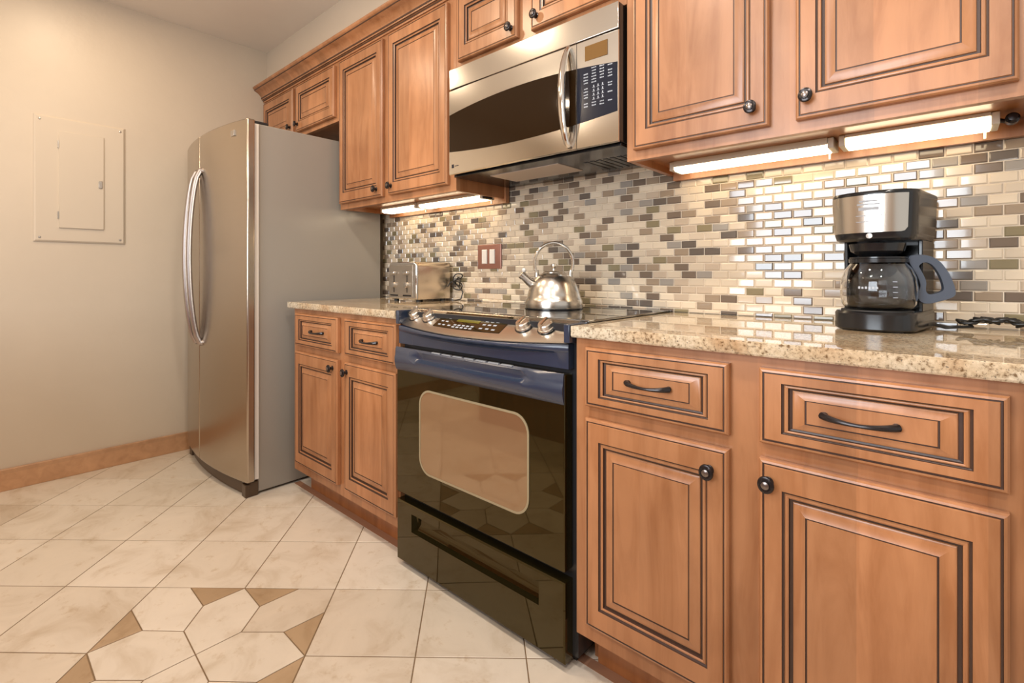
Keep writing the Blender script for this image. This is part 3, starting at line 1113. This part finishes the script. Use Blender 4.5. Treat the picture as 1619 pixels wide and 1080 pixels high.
# ------------------------------------------------------------------ coffee maker (built around its own centre, turned a little)
def coffee_maker():
    t = thing('coffee_maker', 'black drip coffee maker with a steel front plate on the granite', 'coffee maker', (1.374, -.168, .9140), rz=R(-9))

    def dshape(w, yb, yf, bul, n=18):
        """plan outline: straight back, bowed front"""
        pts = [(w, yb), (-w, yb)]
        for j in range(n + 1):
            a = math.pi * j / n
            pts.append((-w * math.cos(a) ** 1 if abs(math.cos(a)) > 1e-9 else 0, yf - bul * math.sin(a) ** .8 if math.sin(a) > 1e-9 else yf))
        return pts

    def stack(levels):
        rows = []
        for z, w, yb, yf, bul in levels:
            rows.append([(x, y, z) for x, y in dshape(w, yb, yf, bul)])
        return MB().loft(rows, 0, True, True)
    build('base', stack([(.002, 0.0761, .100, -.050, .062), (.006, 0.0800, .104, -.052, .064), (.040, 0.0800, .104, -.052, .064), (.046, 0.0770, .101, -.050, .061)]), 'plastic_black', t, local=True, angle=35)
    build('warming_plate', MB().lathe([(.0001, .0462), (.070, .0462), (.070, .0490), (.0001, .0495)], (0, -.045, 0), seg=40), 'rubber', t, local=True)
    build('column', MB().prism([(-.0785, .103), (.0785, .103), (.0785, -.004), (.0700, -.004), (.0630, .040), (-.0630, .040), (-.0700, -.004), (-.0785, -.004)], 'z', .0455, .2135), 'plastic_black', t, local=True, bevel=.002)
    hd = build('brew_head', stack([(.211, 0.0727, .103, -.045, .058), (.216, 0.0779, .104, -.048, .062), (.228, 0.0809, .106, -.050, .064), (.312, 0.0843, .108, -.052, .066), (.320, 0.0852, .108, -.052, .067), (.3255, 0.0835, .107, -.051, .065), (.327, 0.0761, .100, -.045, .058)]),
               'plastic_black', t, local=True, angle=35)
    build('filter_basket', MB().lathe([(.0001, .172), (.030, .172), (.052, .188), (.056, .206), (.0001, .206)], (0, -.040, 0), seg=32), 'plastic_black', t, local=True)
    build('lid_seam', MB().box(-.068, .068, -.02, .08, .3272, .3285), 'plastic_black', t, local=True)

    # steel plate wrapped round the front of the head
    def on_head(ang, z):
        f = (z - .228) / (.312 - .228)
        w = .0809 + (.0843 - .0809) * f
        yf = -.050 - .002 * f
        bul = .064 + .002 * f
        a = ang
        return (-w * math.cos(a) * 1.008, yf - bul * math.sin(a) ** .8 - .0012, z)
    rows = []
    n = 26
    for j in range(n + 1):
        a = R(8 + 140 * j / n)
        e = min(1, min(j, n - j) / 2.5)
        dz = .010 * (1 - math.sqrt(max(0, 1 - (1 - e) ** 2)))
        lo, hi = .2300 + dz, .3165
        rows.append([on_head(a, lo), on_head(a, hi)])
    pt = build('front_plate', MB().loft(rows), 'kettle_steel', t, local=True, angle=60)
    pm = MB()
    for z, a0, a1, hgt in ((.300, 80, 104, .004), (.293, 77, 107, .0035), (.281, 79, 106, .007), (.268, 75, 110, .0016), (.254, 75, 110, .0016)):
        n2 = 8
        rws = []
        for j in range(n2 + 1):
            a = R(a0 + (a1 - a0) * j / n2)
            p0, p1 = on_head(a, z), on_head(a, z + hgt)
            rws.append([(p0[0], p0[1] - .0007, p0[2]), (p1[0], p1[1] - .0007, p1[2])])
        pm.loft(rws)
    build('plate_print', pm, 'dim_marks', pt, local=True)
    sm = MB().lathe([(.0001, 0), (.007, 0), (.006, .003), (.0001, .0035)], (.004, -.113, .222), (0, -1, 0), 16)
    build('power_button', sm, 'silver', t, local=True)
    for fx, fy in ((-.06, .08), (.06, .08), (-.05, -.08), (.05, -.08)):
        build('foot', MB().lathe([(.009, 0), (.009, .0024)], (fx, fy, 0), seg=12), 'rubber', t, local=True)
    # bundled mains cord lying along the wall
    random.seed(3)
    pts = [(.088, .070, .012), (.105, .075, .006), (.120, .080, .008)]
    for j in range(40):
        s = j / 39
        lp = math.sin(j * 1.35)
        pts.append((.130 + .120 * s + .018 * math.cos(j * 1.35), .105 + .022 * s + .012 * lp, .010 + .012 * abs(math.sin(j * .9)) + .010 * math.sin(math.pi * s)))
    for p in ((.262, .132, .014), (.28, .135, .008), (.30, .142, .006)):
        pts.append(p)
    sm_pts = []
    for i in range(len(pts) - 1):
        for q_ in range(3):
            sm_pts.append(Vector(pts[i]).lerp(Vector(pts[i + 1]), q_ / 3))
    sm_pts.append(Vector(pts[-1]))
    build('cord', MB().tube(sm_pts, .0036, 8), 'cord', t, local=True, angle=60)
    return t


coffee_maker()


def carafe():
    t = thing('coffee_carafe', 'empty glass carafe with black handle standing inside the coffee maker', 'carafe', (1.3698, -.2096, .9636), rz=R(14))
    outer = [(.0001, 0), (.058, 0), (.067, .004), (.0725, .014), (.0755, .034), (.0755, .054), (.0725, .076), (.0650, .096), (.0555, .109), (.0520, .115)]
    inner = [(.0495, .115), (.0525, .1078), (.0622, .0948), (.0696, .0752), (.0725, .0540), (.0725, .0340), (.0696, .0150), (.0645, .0066), (.057, .003), (.0001, .003)]
    build('glass', MB().lathe(outer + inner, (0, 0, 0), seg=48), 'glass', t, local=True)
    build('rim', MB().lathe([(.0535, .1110), (.0575, .1112), (.0580, .1200), (.0525, .1210)], (0, 0, 0), seg=40), 'plastic_black', t, local=True)
    build('lid', MB().lathe([(.0001, .1162), (.0490, .1162), (.0560, .1212), (.0560, .1245), (.0300, .1270), (.0001, .1275)], (0, 0, 0), seg=40), 'plastic_black', t, local=True)
    # loop handle: flat outline with a rounded opening
    out = [(.046, .120), (.066, .124), (.090, .121), (.108, .108), (.122, .085), (.132, .058), (.136, .036), (.128, .028), (.108, .021), (.088, .014), (.074, .016), (.066, .028), (.070, .046), (.073, .056), (.066, .078), (.056, .096)]
    hole = [(.070, .100), (.078, .107), (.090, .104), (.100, .092), (.109, .072), (.114, .052), (.113, .044), (.104, .039), (.092, .035), (.084, .037), (.081, .046), (.083, .058), (.081, .070), (.076, .082), (.072, .091), (.069, .096)]

    out = [(x + .0055, z_ * 1.05) for x, z_ in out]
    hole = [(x + .0055, z_ * 1.05) for x, z_ in hole]

    def smooth(poly):
        for _ in range(2):
            nn = []
            for i in range(len(poly)):
                p, q_ = poly[i], poly[(i + 1) % len(poly)]
                nn += [(p[0] * .75 + q_[0] * .25, p[1] * .75 + q_[1] * .25), (p[0] * .25 + q_[0] * .75, p[1] * .25 + q_[1] * .75)]
            poly = nn
        return poly
    # both outlines walk round in the same turn, so they can be joined point to point
    h2 = hole[2:] + hole[:2]
    o2 = smooth(out)
    # sample the opening by direction from its centre for each outline point
    hs = smooth(h2)
    c = (.1005, .0756)

    def at_angle(poly, ang):
        best = None
        for i in range(len(poly)):
            p, q_ = poly[i], poly[(i + 1) % len(poly)]
            d = (math.cos(ang), math.sin(ang))
            ex, ey = q_[0] - p[0], q_[1] - p[1]
            den = d[0] * ey - d[1] * ex
            if abs(den) < 1e-12:
                continue
            tt = ((p[0] - c[0]) * ey - (p[1] - c[1]) * ex) / den
            uu = ((p[0] - c[0]) * d[1] - (p[1] - c[1]) * d[0]) / den
            if tt > 0 and -1e-6 <= uu <= 1 + 1e-6 and (best is None or tt < best):
                best = tt
        return (c[0] + math.cos(ang) * best, c[1] + math.sin(ang) * best)
    N = 72
    ro = [at_angle(o2, 2 * math.pi * k / N) for k in range(N)]
    ri = [at_angle(hs, 2 * math.pi * k / N) for k in range(N)]
    w = .0095
    rows = [[(x, -w + .002, z_) for x, z_ in ro], [(x * .985 + c[0] * .015, -w, z_ * .985 + c[1] * .015) for x, z_ in ro],
            [(x * .985 + ri[k][0] * 0 + c[0] * .015 if False else x, -w, z_) for k, (x, z_) in enumerate(ri)],
            [(x, w, z_) for x, z_ in ri], [(x * .985 + c[0] * .015, w, z_ * .985 + c[1] * .015) for x, z_ in ro], [(x, w - .002, z_) for x, z_ in ro]]
    rows.append(rows[0])
    build('handle', MB().loft(rows, 0, True, False), 'handle_black', t, local=True, angle=40)
    # white print on the glass: cup marks and a word-like line
    pm = MB()

    def on_glass(a, z_):
        r_ = .0761 if z_ < .054 else .0761 - (z_ - .054) * .14
        return Vector((r_ * math.cos(a), r_ * math.sin(a), z_))
    for z_, a0, wd, hgt in [(.030 + .012 * i, -78, 7, .0015) for i in range(4)]:
        build('cup_mark', MB().loft([[on_glass(R(a0), z_), on_glass(R(a0), z_ + hgt)], [on_glass(R(a0 + wd), z_), on_glass(R(a0 + wd), z_ + hgt)]]), 'marks', t, local=True)
    for i in range(6):
        a0 = -128 + i * 5.2
        pm.loft([[on_glass(R(a0), .050), on_glass(R(a0), .0555 - .001 * (i % 2))], [on_glass(R(a0 + 3.4), .050), on_glass(R(a0 + 3.4), .0555 - .001 * (i % 2))]])
    build('lettering', pm, 'marks', t, local=True)


carafe()
